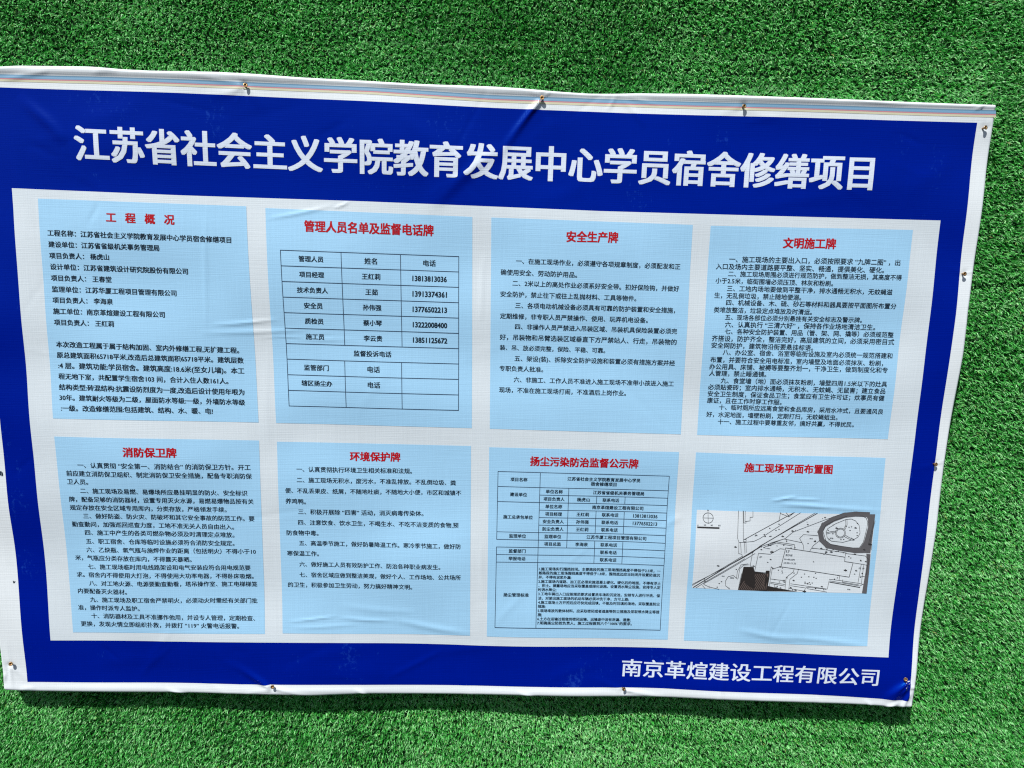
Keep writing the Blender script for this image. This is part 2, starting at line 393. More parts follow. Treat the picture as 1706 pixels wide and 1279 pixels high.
def inside(poly, q, margin):    # q (N,2) inside the convex quad (clockwise in px) by margin px
    ok = np.ones(len(q), bool)
    for i in range(4):
        a = np.array(poly[i], float); b_ = np.array(poly[(i + 1) % 4], float); d = (b_ - a) / np.linalg.norm(b_ - a)
        ok &= ((q[:, 0] - a[0]) * -d[1] + (q[:, 1] - a[1]) * d[0]) > margin
    return ok


def grid_layer(name, px, off, mat, holes=(), parent=sign, label=None):
    nv, nu = px.shape[:2]
    q = px.reshape(-1, 2)
    drop = np.zeros(len(q), bool)
    for hpoly in holes: drop |= inside(hpoly, q, 4)
    idx = np.arange(nv * nu).reshape(nv, nu)
    f = np.stack([idx[:-1, :-1], idx[:-1, 1:], idx[1:, 1:], idx[1:, :-1]], -1).reshape(-1, 4)[:, ::-1]
    f = f[~drop[f].all(axis=1)]
    used = np.unique(f); remap = np.zeros(len(q), int); remap[used] = np.arange(len(used)); f = remap[f]
    xy = at(q[used])
    return make(name, front(xy, off), f, mat, parent, normals=fnormals(xy), label=label)


PAN = [[(63, 330), (411, 343), (431.5, 703.7), (92, 696)], [(443, 346), (787, 360.7), (786, 713), (460.5, 704.6)],
       [(818.6, 361.7), (1153.5, 374), (1134, 723.5), (816, 714)], [(1183.4, 375.4), (1520, 382.4), (1480.5, 732.6), (1161, 724.4)],
       [(93.7, 725), (432, 732.7), (441, 1057), (120.4, 1055)], [(461.5, 735), (784.6, 742), (783, 1059), (470.6, 1056)],
       [(815, 744), (1131, 752), (1112.7, 1066.7), (811, 1060)], [(1159, 752.5), (1477, 763), (1445.5, 1077.4), (1139.5, 1068)]]
B_TOP = [(-48, 141), (0, 143), (300, 153.5), (620, 167.5), (820, 178), (1050, 187), (1300, 193.5), (1480, 199), (1627, 203)]
B_BOT = [(44, 1139), (380, 1142.3), (640, 1142.8), (900, 1144), (1100, 1147.6), (1250, 1153.5), (1400, 1161), (1513, 1167.5)]
B_LEFT = [(-48, 141), (-15, 480), (2, 690), (15, 855), (44, 1139)]
B_RIGHT = [(1627, 203), (1604, 400), (1591, 520), (1570, 690), (1556, 800), (1536, 960), (1513, 1167.5)]
W_TOP = [(19, 312), (300, 324), (600, 334), (800, 342), (1000, 350.5), (1250, 357.5), (1566, 366)]
W_BOT = [(83, 1069), (340, 1071), (600, 1073), (760, 1075.5), (1100, 1080.8), (1300, 1088), (1480.5, 1096.7)]
W_LEFT = [(19, 312), (52, 690), (83, 1069)]
W_RIGHT = [(1566, 366), (1526, 730), (1480.5, 1096.7)]
BQ = [(-48, 150), (1627, 212), (1513, 1151), (44, 1131)]
WQ = [(19, 330), (1566, 374), (1480.5, 1076), (83, 1058)]

# base cloth: front, rounded rim and the sides wrapped back to the wall
ed = np.array([0, .0008, .0017, .0026, .0036, .0048, .0062])
us = np.r_[ed * .75, np.linspace(.0075, .9925, 640), (1 - ed * .75)[::-1]]
vs = np.r_[ed * 1.2, np.linspace(.011, .989, 430), (1 - ed * 1.2)[::-1]]
px = coons(OUT_TOP, OUT_BOTTOM, OUT_LEFT, OUT_RIGHT, us, vs)
nv, nu = px.shape[:2]
xy = at(px)
P = front(xy, 0.0)
Wm, Hm, rr = 2.6, 1.55, 0.010


def rimdrop(d):
    d = np.clip(d, 0, rr); return rr - np.sqrt(np.maximum(rr ** 2 - (rr - d) ** 2, 0))


P[..., 1] += (rimdrop(us * Wm) + rimdrop((1 - us) * Wm))[None, :] + (rimdrop(vs * Hm) + rimdrop((1 - vs) * Hm))[:, None]
P[..., 1] = np.minimum(P[..., 1], -DEPTH + 0.016)
idx = np.arange(nv * nu).reshape(nv, nu)
f = np.stack([idx[:-1, :-1], idx[:-1, 1:], idx[1:, 1:], idx[1:, :-1]], -1).reshape(-1, 4)[:, ::-1]
drop = inside(BQ, px.reshape(-1, 2), 7); f = f[~drop[f].all(axis=1)]
ring = np.r_[idx[0, :], idx[1:, -1], idx[-1, ::-1][1:], idx[::-1, 0][1:-1]]
V = P.reshape(-1, 3); sk = []
prev = ring
for yy, inn in ((-0.026, 0.0004), (-0.014, 0.001), (-0.002, 0.002)):
    q = V[ring].copy(); q[:, 1] = yy
    cen = np.array([0.0, 0, ZC - 0.08]); d = cen - q; d[:, 1] = 0
    q += np.sign(d) * inn
    wob = np.sin(np.arange(len(ring)) * .37) * .0006 + np.sin(np.arange(len(ring)) * .11) * .0009
    q[:, 0] += wob; q[:, 2] += wob * .6
    st = len(V); V = np.vstack([V, q]); cur = np.arange(st, st + len(ring))
    sk.append(np.stack([prev, np.roll(prev, -1), np.roll(cur, -1), cur], -1)); prev = cur
f = np.vstack([f] + [s[:, ::-1][:, [0, 1, 2, 3]] for s in sk])
f = np.vstack([f[:len(f) - sum(len(s) for s in sk)]] + [s[:, ::-1] for s in sk])
used = np.unique(f); remap = np.zeros(len(V), int); remap[used] = np.arange(len(used))
make('banner_sheet', V[used], remap[f], M_WHITE, sign)

lin = lambda n: np.linspace(0, 1, n)
grid_layer('blue_field', coons(B_TOP, B_BOT, B_LEFT, B_RIGHT, lin(600), lin(380)), .0004, M_BLUE, [WQ], label='deep blue printed field around the panels')
grid_layer('white_field', coons(W_TOP, W_BOT, W_LEFT, W_RIGHT, lin(400), lin(210)), .0008, M_FIELD, PAN)
# printer's colour stripe along the top hem
ST = [(-88, 119.5), (0, 122.3), (150, 126.5), (300, 132), (407, 136.5), (620, 145), (820, 158), (904, 161), (1040, 165.5), (1300, 173), (1480, 179), (1657, 184)]


def stripe(name, a, b_, mat, label):
    top = [(x, y + a) for x, y in ST]; bot = [(x, y + b_) for x, y in ST]
    pxs = coons(top, bot, [top[0], bot[0]], [top[-1], bot[-1]], lin(420), lin(3))
    return grid_layer(name, pxs, .0004, mat, label=label)


stripe('colour_stripe', 0, 6.4, M_SB, 'grey-blue stripe'); stripe('colour_stripe', 6.4, 8.4, M_SR, 'thin pink-red stripe'); stripe('colour_stripe', 8.4, 12.0, M_SY, 'faint yellow stripe')

PLAB = ['panel of project facts in bold lines', 'panel with a ten-row table of staff and phone numbers', 'panel of six safety rules',
        'panel packed with eleven rules in small type', 'panel of ten fire safety rules', 'panel of seven environment rules with a blank foot',
        'panel with a dense dust-control table', 'panel with a black and white site plan']
panels = []
for q, lb in zip(PAN, PLAB):
    panels.append(grid_layer('notice_panel', coons([q[0], q[1]], [q[3], q[2]], [q[0], q[3]], [q[1], q[2]], lin(100), lin(104)), .0012, M_SKYB, label=lb))

# ---------------------------------------------------------------- print: lettering
_jobs = []                      # (string, a, b, opts, key)


def T(key, s, a, b_, vs_=1.0, bold=1, sag=0.0, res=1):
    _jobs.append((key, s, a, b_, vs_, bold, sag, max(res, 2)))


def lines(key, org, sc_, rows, **kw):
    for s, x0, y0, x1, y1 in rows:
        T(key, s, (org[0] + x0 / sc_, org[1] + y0 / sc_), (org[0] + x1 / sc_, org[1] + y1 / sc_), **kw)


T(('title_lettering', sign), '江苏省社会主义学院教育发展中心学员宿舍修缮项目', (125.4, 237.5), (1452.3, 288.5), vs_=1.03, bold=4, sag=4.6, res=3)
T(('company_lettering', sign), '南京革煊建设工程有限公司', (1036.6, 1112.8), (1463, 1127.8), vs_=0.90, bold=5, res=3)

H = lambda i: ('heading', panels[i]); BT = lambda i: ('body_text', panels[i])
T(H(0), '工   程   概   况', (178.5, 361.5), (291.7, 366), vs_=1.0, bold=3)
T(H(1), '管理人员名单及监督电话牌', (508.6, 376.3), (722.1, 383.9), vs_=1.1, bold=3)
T(H(2), '安全生产牌', (943.5, 393.8), (1028.5, 395.5), vs_=1.08, bold=3)
T(H(3), '文明施工牌', (1304.2, 404.3), (1391, 406), vs_=1.03, bold=3)
T(H(4), '消防保卫牌', (208.4, 751.2), (295.8, 752.8), vs_=1.0, bold=3)
T(H(5), '环境保护牌', (583.2, 760), (666.4, 761.3), vs_=1.0, bold=3)
T(H(6), '扬尘污染防治监督公示牌', (883.5, 767.5), (1063, 772.2), vs_=1.05, bold=3)
T(H(7), '施工现场平面布置图', (1239.7, 777.4), (1386.4, 781.6), vs_=1.0, bold=3)

s1 = 1706 / 380
lines(BT(0), (60, 320), s1, [
    ('工程名称：江苏省社会主义学院教育发展中心学员宿舍修缮项目', 92, 303, 1467, 358),
    ('建设单位：江苏省省级机关事务管理局', 100, 388, 928, 417), ('项目负责人： 杨虎山', 106, 473, 550, 485),
    ('设计单位：江苏省建筑设计研究院股份有限公司', 112, 555, 1140, 592), ('项目负责人： 王春堂', 118, 640, 565, 653),
    ('监理单位：江苏华厦工程项目管理有限公司', 126, 723, 1052, 755), ('项目负责人： 李海泉', 132, 805, 577, 818),
    ('施工单位：南京革煊建设工程有限公司', 138, 887, 966, 915), ('项目负责人： 王红莉', 145, 970, 590, 984)], bold=2)
lines(BT(0), (60, 550), s1, [
    ('本次改造工程属于属于结构加固、室内外修缮工程,无扩建工程。', 160, 102, 1520, 150),
    ('原总建筑面积65718平米,改造后总建筑面积65718平米。建筑层数', 165, 182, 1553, 225),
    (':4 层。建筑功能:学员宿舍。建筑高度:18.6米(至女儿墙)。本工', 175, 260, 1558, 303),
    ('程无地下室，共配置学生宿舍103 间，合计入住人数161人。', 178, 340, 1440, 380),
    ('结构类型:砖混结构:抗震设防烈度为一度,改造后设计使用年哏为', 184, 420, 1560, 462),
    ('30年。建筑耐火等级为二级，屋面防水等级:一级，外墙防水等级', 190, 497, 1565, 538),
    (':一级。改造修缮范围:包括建筑、结构、水、暖、电!', 203, 575, 1325, 603)], bold=2)
s3 = 1706 / 360
lines(BT(2), (800, 360), s3, [
    ('一、在施工现场作业，必须遵守各项规章制度，必须配发和正', 283, 352, 1577, 398), ('确使用安全、劳动防护用品。', 162, 440, 762, 462),
    ('二、2米以上的高处作业必须系好安全带。扣好保险钩，并做好', 255, 527, 1567, 572), ('安全防护，禁止往下或往上乱抛材料、工具等物件。', 160, 612, 1228, 648),
    ('三、各项电动机械设备必须具有可靠的防护装置和安全措施，', 277, 702, 1535, 742), ('定期维修，非专职人员严禁操作、使用、玩弄机电设备。', 158, 785, 1320, 820),
    ('四、非操作人员严禁进入吊装区域、吊装机具保险装置必须完', 275, 870, 1550, 907)])
lines(BT(2), (800, 550), s3, [
    ('好，吊装物和吊臂选装区域垂直下方严禁站人、行走，吊装物的', 155, 52, 1547, 92), ('装、吊、放必须完整，保险、平稳、可靠。', 155, 135, 987, 160),
    ('五、架设(装)、拆除安全防护设施和装置必须有措施方案并经', 272, 222, 1535, 258), ('专职负责人批准。', 153, 300, 497, 310),
    ('六、非施工、工作人员不准进入施工现场不准带小孩进入施工', 265, 388, 1527, 422), ('现场，不准在施工现场打闹，不准酒后上岗作业。', 150, 468, 1150, 495)])
s4 = 1706 / 370
lines(BT(3), (1160, 370), s4, [
    ('一、施工现场的主要出入口，必须按照要求 “九牌二图” ，出', 252, 283, 1560, 310), ('入口及场内主要道路要平整、坚实、畅通，提俱美化、硬化。', 150, 338, 1435, 368),
    ('二、施工现场周围必须进行规范防护，做到整洁无损，其高度不得', 245, 395, 1570, 425), ('小于2.5米，临街围墙必须压顶、林灰和粉刷。', 147, 447, 1045, 470),
    ('三、工地内场地要做到平整干净，排水通畅无积水，无蚊蝇滋', 235, 507, 1500, 537), ('生，无乱倒垃圾，禁止随地便溺。', 137, 560, 803, 577),
    ('四、机械设备、木、硫、砂石等材料和器具要按平面图所布置分', 227, 615, 1533, 645), ('类堆放整洁，垃圾定点堆放及时清运。', 132, 670, 888, 690),
    ('五、现场各部位必须分别悬挂有关安全标志及警示牌。', 218, 728, 1275, 752), ('六、认真执行 “三清六好” ，保持各作业场地清洁卫生。', 217, 783, 1378, 808)])
lines(BT(3), (1160, 540), s4, [
    ('七、各种安全防护装置、用品（管、架、网、撬等）必须规范整', 215, 52, 1517, 82), ('齐搭设，防护齐全，整洁完好，高层建筑的立间，必须采用密目式', 115, 105, 1522, 137),
    ('安全网防护，建筑物沿街要悬挂标语。', 112, 158, 898, 180), ('八、办公室、宿舍、浴室等临街设施及室内必须统一规范搭建和', 200, 213, 1507, 243),
    ('布置，并要符合安全用电标准，室内墙壁及地面必须抹灰、粉刷，', 105, 268, 1435, 300), ('办公用具、床铺、被褥等要整齐划一，干净卫生，做到制度化和专', 98, 322, 1468, 352),
    ('人管理，禁止睡通铺。', 97, 373, 535, 383), ('九、食堂墙（地）面必须抹灰粉刷，墙壁四周1.5米以下的灶具', 187, 430, 1463, 460),
    ('必须贴瓷砖；室内排水通畅，无积水、无蚊蝇、无鼠害；建立食品', 90, 480, 1450, 513), ('安全卫生制度，保证食品卫生；食堂应有卫生许可证；炊事员有健', 88, 532, 1443, 567),
    ('康证，且在工作时穿工作服。', 83, 583, 655, 598), ('十、临时厕所应远离食堂和食品库房，采用水冲式，且要通风良', 175, 635, 1437, 672),
    ('好，水泥地面，墙壁粉刷，定期打扫，无蚊蝇蛆虫。', 77, 690, 1088, 717), ('十一、施工过程中要尊重友邻，搞好共赢，不得扰民。', 165, 745, 1215, 773)])
s5 = 1706 / 350
lines(BT(4), (90, 720), s5, [
    ('一、认真贯彻 “安全第一、消防结合” 的消防保卫方针。开工', 205, 257, 1597, 283), ('前应建立消防保卫组织、制定消防保卫安全措施，配备专职消防保', 112, 325, 1607, 355),
    ('卫人员。', 117, 393, 288, 397), ('二、施工现场及易燃、易爆场所应悬挂明显的防火、安全标识', 222, 468, 1570, 493),
    ('牌，配备足够的消防器材，设置专用灭火水源，易燃易爆物品按有关', 128, 538, 1620, 562), ('规定存放在安全区域专用库内，分类存放，严格领发手续。', 133, 607, 1400, 628),
    ('三、做好防盗、防火灾、防破坏和其它安全事故的防范工作。要', 238, 678, 1625, 703), ('勤查勤问，加强巡回巡查力度，工地不准无关人员自由出入。', 145, 745, 1460, 770),
    ('四、施工中产生的各类可燃杂物必须及时清理定点堆放。', 248, 815, 1462, 835)])
lines(BT(4), (90, 890), s5, [
    ('五、职工宿舍、仓库等临时设施必须符合消防安全规定。', 255, 58, 1462, 75), ('六、乙炔瓶、氧气瓶与施焊作业的距离（包括明火）不得小于10', 258, 128, 1635, 143),
    ('米，气瓶应分类存放在库内，不得露天暴晒。', 165, 192, 1113, 208), ('七、施工现场临时用电线路架设和电气安装应符合用电规范要', 270, 265, 1590, 277),
    ('求。宿舍内不得使用大灯泡，不得使用大功率电器，不得卧床吸烟。', 177, 330, 1615, 347), ('八、对工地火源、电源要勤查勤看，塔吊操作室、施工电梯梯笼', 280, 400, 1643, 412),
    ('内要配备灭火器材。', 187, 463, 590, 470), ('九、施工现场及职工宿舍严禁明火，必须动火时需经有关部门批', 288, 533, 1645, 547),
    ('准，操作时派专人监护。', 190, 598, 692, 605), ('十、消防器材及工具不准挪作他用，并设专人管理，定期检查、', 298, 665, 1628, 687),
    ('更换，发现火情立即组织扑救，并拨打 “119” 火警电话报警。', 212, 730, 1500, 748)])
s6 = 1706 / 330
lines(BT(5), (460, 730), s6, [
    ('一、认真贯彻执行环境卫生相关标准和法规。', 177, 263, 1170, 283), ('二、施工现场无积水，废污水，不准乱排放。不乱倒垃圾、粪', 180, 355, 1547, 385),
    ('便、不乱丢果皮、纸屑，不随地吐痰，不随地大小便，市区和城镇不', 80, 447, 1593, 473), ('养鸡鸭。', 82, 538, 257, 545),
    ('三、积极开展除 “四害” 活动，消灭病毒传染体。', 190, 632, 1268, 650), ('四、注意饮食、饮水卫生，不喝生水、不吃不洁变质的食物,预', 188, 725, 1570, 750)])
lines(BT(5), (460, 880), s6, [
    ('防食物中毒。', 88, 40, 362, 45), ('五、高温季节施工，做好防暑降温工作。寒冷季节施工，做好防', 195, 130, 1590, 153), ('寒保温工作。', 92, 218, 365, 223),
    ('六、做好施工人员有效防护工作、防治各种职业病发生。', 197, 313, 1415, 328), ('七、宿舍区域应做到整洁美观，做好个人、工作场地、公共场所', 198, 405, 1590, 418),
    ('的卫生，积极参加卫生劳动，努力搞好精神文明。', 98, 492, 1172, 503)])
lines(BT(6), (810, 900), s6, [
    ('1.施工现场实行围挡封闭。主要路段的施工现场围挡高度不得低于2.5米，一', 455, 247, 1503, 268), ('般路段的施工现场围挡高度不得低于1.8米，围挡底边应当封闭并设置防溢沉', 453, 282, 1498, 305),
    ('井，不得有泥浆外漏;', 452, 318, 733, 324), ('2.施工现场内道路、加工区必须实施混凝土硬化。硬化后的地面，不得有浮土', 450, 355, 1505, 377),
    ('、积土。裸露场地应当采取覆盖或绿化设施。设置洒水降尘设施，安排专人定', 450, 390, 1503, 412), ('时洒水降尘;', 448, 425, 605, 428),
    ('3.工地车辆出入口应按规范要求设置洗车场和沉淀池，安排专人进行冲洗、保', 448, 460, 1500, 483), ('洁，对驶出施工现场的机动车辆必须冲洗干净，方可上路;', 447, 497, 1230, 513),
    ('4.施工现场土方开挖后应尽快完成回填，不能及时回填的场地，采取覆盖防尘', 447, 532, 1497, 555), ('措施;', 445, 566, 510, 568),
    ('5.现场堆放的散体材料，应采取密闭或者遮盖等防尘措施及采取喷水降尘等措', 443, 602, 1493, 622), ('施;', 443, 636, 480, 637),
    ('6.土方在运输过程做到密闭运输，运输途中没有泄漏、遗撒;', 440, 672, 1245, 688), ('7.明确扬尘防控负责人，施工过程做到六个“100%”的要求。', 438, 707, 1255, 722)], bold=2)


def bil(q, u, v_):
    q = np.array(q, float); return (q[0] * (1 - u) + q[1] * u) * (1 - v_) + (q[3] * (1 - u) + q[2] * u) * v_


def cell(key, q, u, v_, s, adv, bold=2, vs_=1.0, n=None):
    n = n or len(s); c = bil(q, u, v_); d = bil(q, 1, v_) - bil(q, 0, v_); d /= np.linalg.norm(d)
    T(key, s, tuple(c - d * adv * n / 2), tuple(c + d * adv * n / 2), bold=bold, vs_=vs_)


Q2 = [(469.1, 416.4), (764.3, 427.1), (763.9, 682.9), (482.2, 675.5)]
Q7 = [(829.7, 784.9), (1115, 792.8), (1100.1, 1050.3), (824.5, 1044.1)]
tt = ('table_text', panels[1])
rows = [('管理人员', '姓名', '电话'), ('项目经理', '王红莉', '13813813036'), ('技术负责人', '王茹', '13913374361'), ('安全员', '孙伟强', '13776502213'),
        ('质检员', '蔡小琴', '13222008400'), ('施工员', '李云贵', '13851125672'), None, ('监管部门', '电话', ''), ('辖区扬尘办', '电话', ''), ('', '', '')]
for i, r_ in enumerate(rows):
    v_ = (i + .5) / 10
    if r_ is None: cell(tt, Q2, .5, v_, '监督投诉电话', 10.4); continue
    for u, s in zip((.17, .505, .835), r_):
        if s: cell(tt, Q2, u, v_, s, 5.15 if s[0] in '1' else 10.2, bold=3 if s[0] == '1' else 2, vs_=1.15 if s[0] == '1' else 1)
t7 = ('table_text', panels[6]); U = .0484
for s, v_ in (('项目名称', 1), ('建设单位', 3), ('施工总承包单位', 6), ('监理单位', 8.5), ('监督部门', 10.5), ('举报电话', 11.5)):
    cell(t7, Q7, .123, v_ * U, s, 7.0)
cell(t7, Q7, .123, .79, '扬尘管理标准', 7.0)
cell(t7, Q7, .62, .72 * U, '江苏省社会主义学院教育发展中心学员', 7.15); cell(t7, Q7, .62, 1.35 * U, '宿舍修缮项目', 7.1)
for s, v_ in (('单位名称', 2.5), ('项目负责人', 3.5), ('单位名称', 4.5), ('项目经理', 5.5), ('安全负责人', 6.5), ('防尘负责人', 7.5), ('监理单位', 8.5), ('项目总监', 9.5)):
    cell(t7, Q7, .332, v_ * U, s, 7.0)
for s, v_ in (('江苏省省级机关事务管理局', 2.5), ('南京革煊建设工程有限公司', 4.5), ('江苏华厦工程项目管理有限公司', 8.5)):
    cell(t7, Q7, .71, v_ * U, s, 7.1)
for s, v_ in (('杨虎山', 3.5), ('王红莉', 5.5), ('孙伟强', 6.5), ('王红莉', 7.5), ('李海泉', 9.5)):
    cell(t7, Q7, .505, v_ * U, s, 7.0)
for v_ in (3.5, 5.5, 6.5, 7.5, 9.5, 10.5, 11.5): cell(t7, Q7, .667, v_ * U, '联系电话', 6.9)
cell(t7, Q7, .875, 5.5 * U, '13813813036', 3.65, vs_=1.1); cell(t7, Q7, .875, 6.5 * U, '13776502213', 3.65, vs_=1.1)
pl = ('plan_text', panels[7])
lines(pl, (1130, 840), s3, [('17', 850, 368, 876, 372), ('教学楼', 845, 399, 900, 403), ('H=48.60M', 835, 430, 918, 438), ('±0.00=11.50', 830, 459, 930, 468),
                            ('N', 228, 47, 241, 47), ('0', 150, 163, 158, 163), ('20', 200, 161, 217, 161), ('40', 253, 162, 270, 162), ('60', 312, 163, 330, 163),
                            ('3F', 635, 408, 655, 411), ('2F', 1430, 508, 1447, 511), ('1F', 1460, 511, 1475, 514), ('绿地', 405, 576, 435, 578), ('绿地', 1196, 267, 1224, 270),
                            ('绿地', 1340, 677, 1365, 680), ('A', 815, 538, 827, 540), ('绿地', 340, 562, 362, 565), ('绿地', 598, 243, 620, 240)], bold=2)
T(('edge_mark', sign), '角', (-3, 788), (5, 788), bold=1)
T(('edge_speck', sign), 'v', (18, 970), (22, 971), bold=1)

MATS = {'title_lettering': M_TITLE, 'company_lettering': M_TITLE, 'heading': M_RED}
BOLD = {1: [(-.020, -.004), (.020, -.004), (0, .012)], 2: [(-.026, -.010), (.026, -.010), (-.026, .012), (.026, .012)],
        3: [(a, b_) for a in (-.035, .035) for b_ in (-.020, .020)] + [(0, 0)],
        4: [(a, b_) for a in (-.032, -.011, .011, .032) for b_ in (-.015, 0, .015)],
        5: [(a, b_) for a in (-.015, .015) for b_ in (-.009, .009)]}


def text_meshes():
    tmp = []
    for j in _jobs:
        cu = bpy.data.curves.new('tmp', 'FONT'); cu.body = j[1]; cu.size = 1.0; cu.resolution_u = j[7]
        o = bpy.data.objects.new('tmp', cu); C.objects.link(o); tmp.append(o)
    dg = bpy.context.evaluated_depsgraph_get(); dg.update()
    acc = {}
    for j, o in zip(_jobs, tmp):
        key, s, a, b_, vs_, bold, sag, res = j
        me = o.evaluated_get(dg).to_mesh()
        n = len(me.vertices); co = np.empty(n * 3); me.vertices.foreach_get('co', co); co = co.reshape(-1, 3)[:, :2]
        me.calc_loop_triangles(); tr = np.empty(len(me.loop_triangles) * 3, np.int32); me.loop_triangles.foreach_get('vertices', tr); tr = tr.reshape(-1, 3)
        o.evaluated_get(dg).to_mesh_clear()
        x0, x1 = co[:, 0].min(), co[:, 0].max()
        A = at(a); B = at(b_); ev = (B - A); Lw = np.linalg.norm(ev); ev /= Lw; eu = np.array([ev[1], -ev[0]])   # up = -y
        k = Lw / (x1 - x0)
        if key[1] is sign:             # long strokes follow the cloth: cut them up
            for _ in range(8):
                p3 = co[tr]; el = np.linalg.norm(np.roll(p3, -1, 1) - p3, axis=2) * k
                big = el.max(1) > 0.007
                if not big.any(): break
                T_ = tr[big]; keep = tr[~big]; li = el[big].argmax(1); r_ = np.arange(len(T_))
                p, q, r2 = T_[r_, li], T_[r_, (li + 1) % 3], T_[r_, (li + 2) % 3]
                mid = (co[p] + co[q]) / 2; mi = len(co) + r_; co = np.vstack([co, mid])
                tr = np.vstack([keep, np.stack([p, mi, r2], -1), np.stack([mi, q, r2], -1)])
        vv, ff, base_i = [], [], 0
        for ci, (sx, sy) in enumerate(BOLD[bold]):
            c = co + np.array([sx, sy]); t = (c[:, 0] - x0) / (x1 - x0)
            xy = A + ev * ((c[:, 0] - x0) * k)[:, None] + eu * ((c[:, 1] - .38) * k * vs_)[:, None]
            xy[:, 1] += 4 * sag * .0015 * t * (1 - t)
            vv.append((xy, np.full(len(xy), (.0016 if key[0] not in ('title_lettering', 'company_lettering', 'edge_mark', 'edge_speck') else .0008) + .00004 * ci)))
            ff.append(tr + base_i); base_i += len(xy)
        xy = np.vstack([q[0] for q in vv]); off = np.concatenate([q[1] for q in vv]); tri = np.vstack(ff)
        lst = acc.setdefault((key[0], key[1].name), [key, [], [], [], 0])
        lst[1].append(xy); lst[2].append(off); lst[3].append(tri + lst[4]); lst[4] += len(xy)
    for o in tmp:
        cu = o.data; bpy.data.objects.remove(o); bpy.data.curves.remove(cu)
    for (nm, _), (key, xs, os_, ts, _) in acc.items():
        xy = np.vstack(xs); off = np.concatenate(os_); tri = np.vstack(ts)
        # every triangle must face the viewer (-Y): in (x, z) that is counter-clockwise
        a, b_, c = xy[tri[:, 0]], xy[tri[:, 1]], xy[tri[:, 2]]
        ar = (b_[:, 0] - a[:, 0]) * -(c[:, 1] - a[:, 1]) + (b_[:, 1] - a[:, 1]) * (c[:, 0] - a[:, 0])
        tri = tri[np.abs(ar) > 1e-12]; ar = ar[np.abs(ar) > 1e-12]
        tri[ar < 0] = tri[ar < 0][:, ::-1]
        make(nm, front(xy, off), tri, MATS.get(nm, M_INK), key[1], normals=fnormals(xy), kind='stuff' if nm == 'plan_text' else None)


text_meshes()


# ---------------------------------------------------------------- print: rules and drawn lines
class Ink:
    def __init__(self): self.v, self.f, self.o = [], [], []

    def quad(self, a, b_, c, d, off):
        i = len(self.v); self.v += [a, b_, c, d]; self.o += [off] * 4; self.f.append((i, i + 1, i + 2, i + 3))

    def line(self, pts, wpx, off=.0016, closed=False):
        pts = [np.array(p, float) for p in pts]
        if closed: pts.append(pts[0])
        for k, (a, b_) in enumerate(zip(pts, pts[1:])):
            d = b_ - a; L = np.linalg.norm(d)
            if L < 1e-6: continue
            d /= L; n_ = np.array([-d[1], d[0]]) * wpx / 2; m_ = max(1, int(L / 7))
            a2 = a - d * wpx * .35; b2 = b_ + d * wpx * .35; o_ = off + .00001 * (k % 5)
            for q in range(m_):
                p, r_ = a2 + (b2 - a2) * q / m_, a2 + (b2 - a2) * (q + 1) / m_
                self.quad(p - n_, r_ - n_, r_ + n_, p + n_, o_)

    def poly(self, pts, off):
        i = len(self.v); self.v += [np.array(p, float) for p in pts]; self.o += [off] * len(pts); self.f.append(tuple(range(i, i + len(pts))))

    def build(self, name, mat, parent):
        xy = at(np.array(self.v)); off = np.array(self.o); fs = []
        for f_ in self.f:
            p = xy[list(f_)]; ar = sum(p[i][0] * -p[(i + 1) % len(p)][1] + p[i][1] * p[(i + 1) % len(p)][0] for i in range(len(p)))
            fs.append(f_ if ar > 0 else f_[::-1])
        return make(name, front(xy, off), fs, mat, parent, normals=fnormals(xy))


g = Ink()
for i in range(11): g.line([bil(Q2, 0, i / 10), bil(Q2, 1, i / 10)], 1.15)
for u in (0, 1): g.line([bil(Q2, u, 0), bil(Q2, u, 1)], 1.0, .00166)
for u0, u1 in ((.34, .337), (.672, .668)):
    g.line([bil(Q2, u0, 0), bil(Q2, u0, .6)], 1.0, .00166); g.line([bil(Q2, u1, .7), bil(Q2, u1, 1)], 1.0, .00166)
g.build('table_grid', M_LINE, panels[1])
g = Ink()
hl = [(0, 0, 1), (2, 0, 1), (3, .247, 1), (4, 0, 1), (5, .247, 1), (6, .247, 1), (7, .247, 1), (8, 0, 1), (9, 0, 1), (10, 0, 1), (11, 0, 1), (12, 0, 1)]
for k, a, b_ in hl: g.line([bil(Q7, a, k * U), bil(Q7, b_, k * U)], .9)
g.line([bil(Q7, 0, 1), bil(Q7, 1, 1)], 1.1)
for u, segs in ((0, [(0, 9 * U), (10 * U, 1)]), (1, [(0, 1)]), (.247, [(0, 1)]), (.417, [(2 * U, 10 * U)]), (.583, [(3 * U, 4 * U), (5 * U, 8 * U), (9 * U, 12 * U)]), (.75, [(3 * U, 4 * U), (5 * U, 8 * U), (9 * U, 12 * U)])):
    for a, b_ in segs: g.line([bil(Q7, u, a), bil(Q7, u, b_)], .9, .00166)
g.build('table_grid', M_LINE, panels[6])

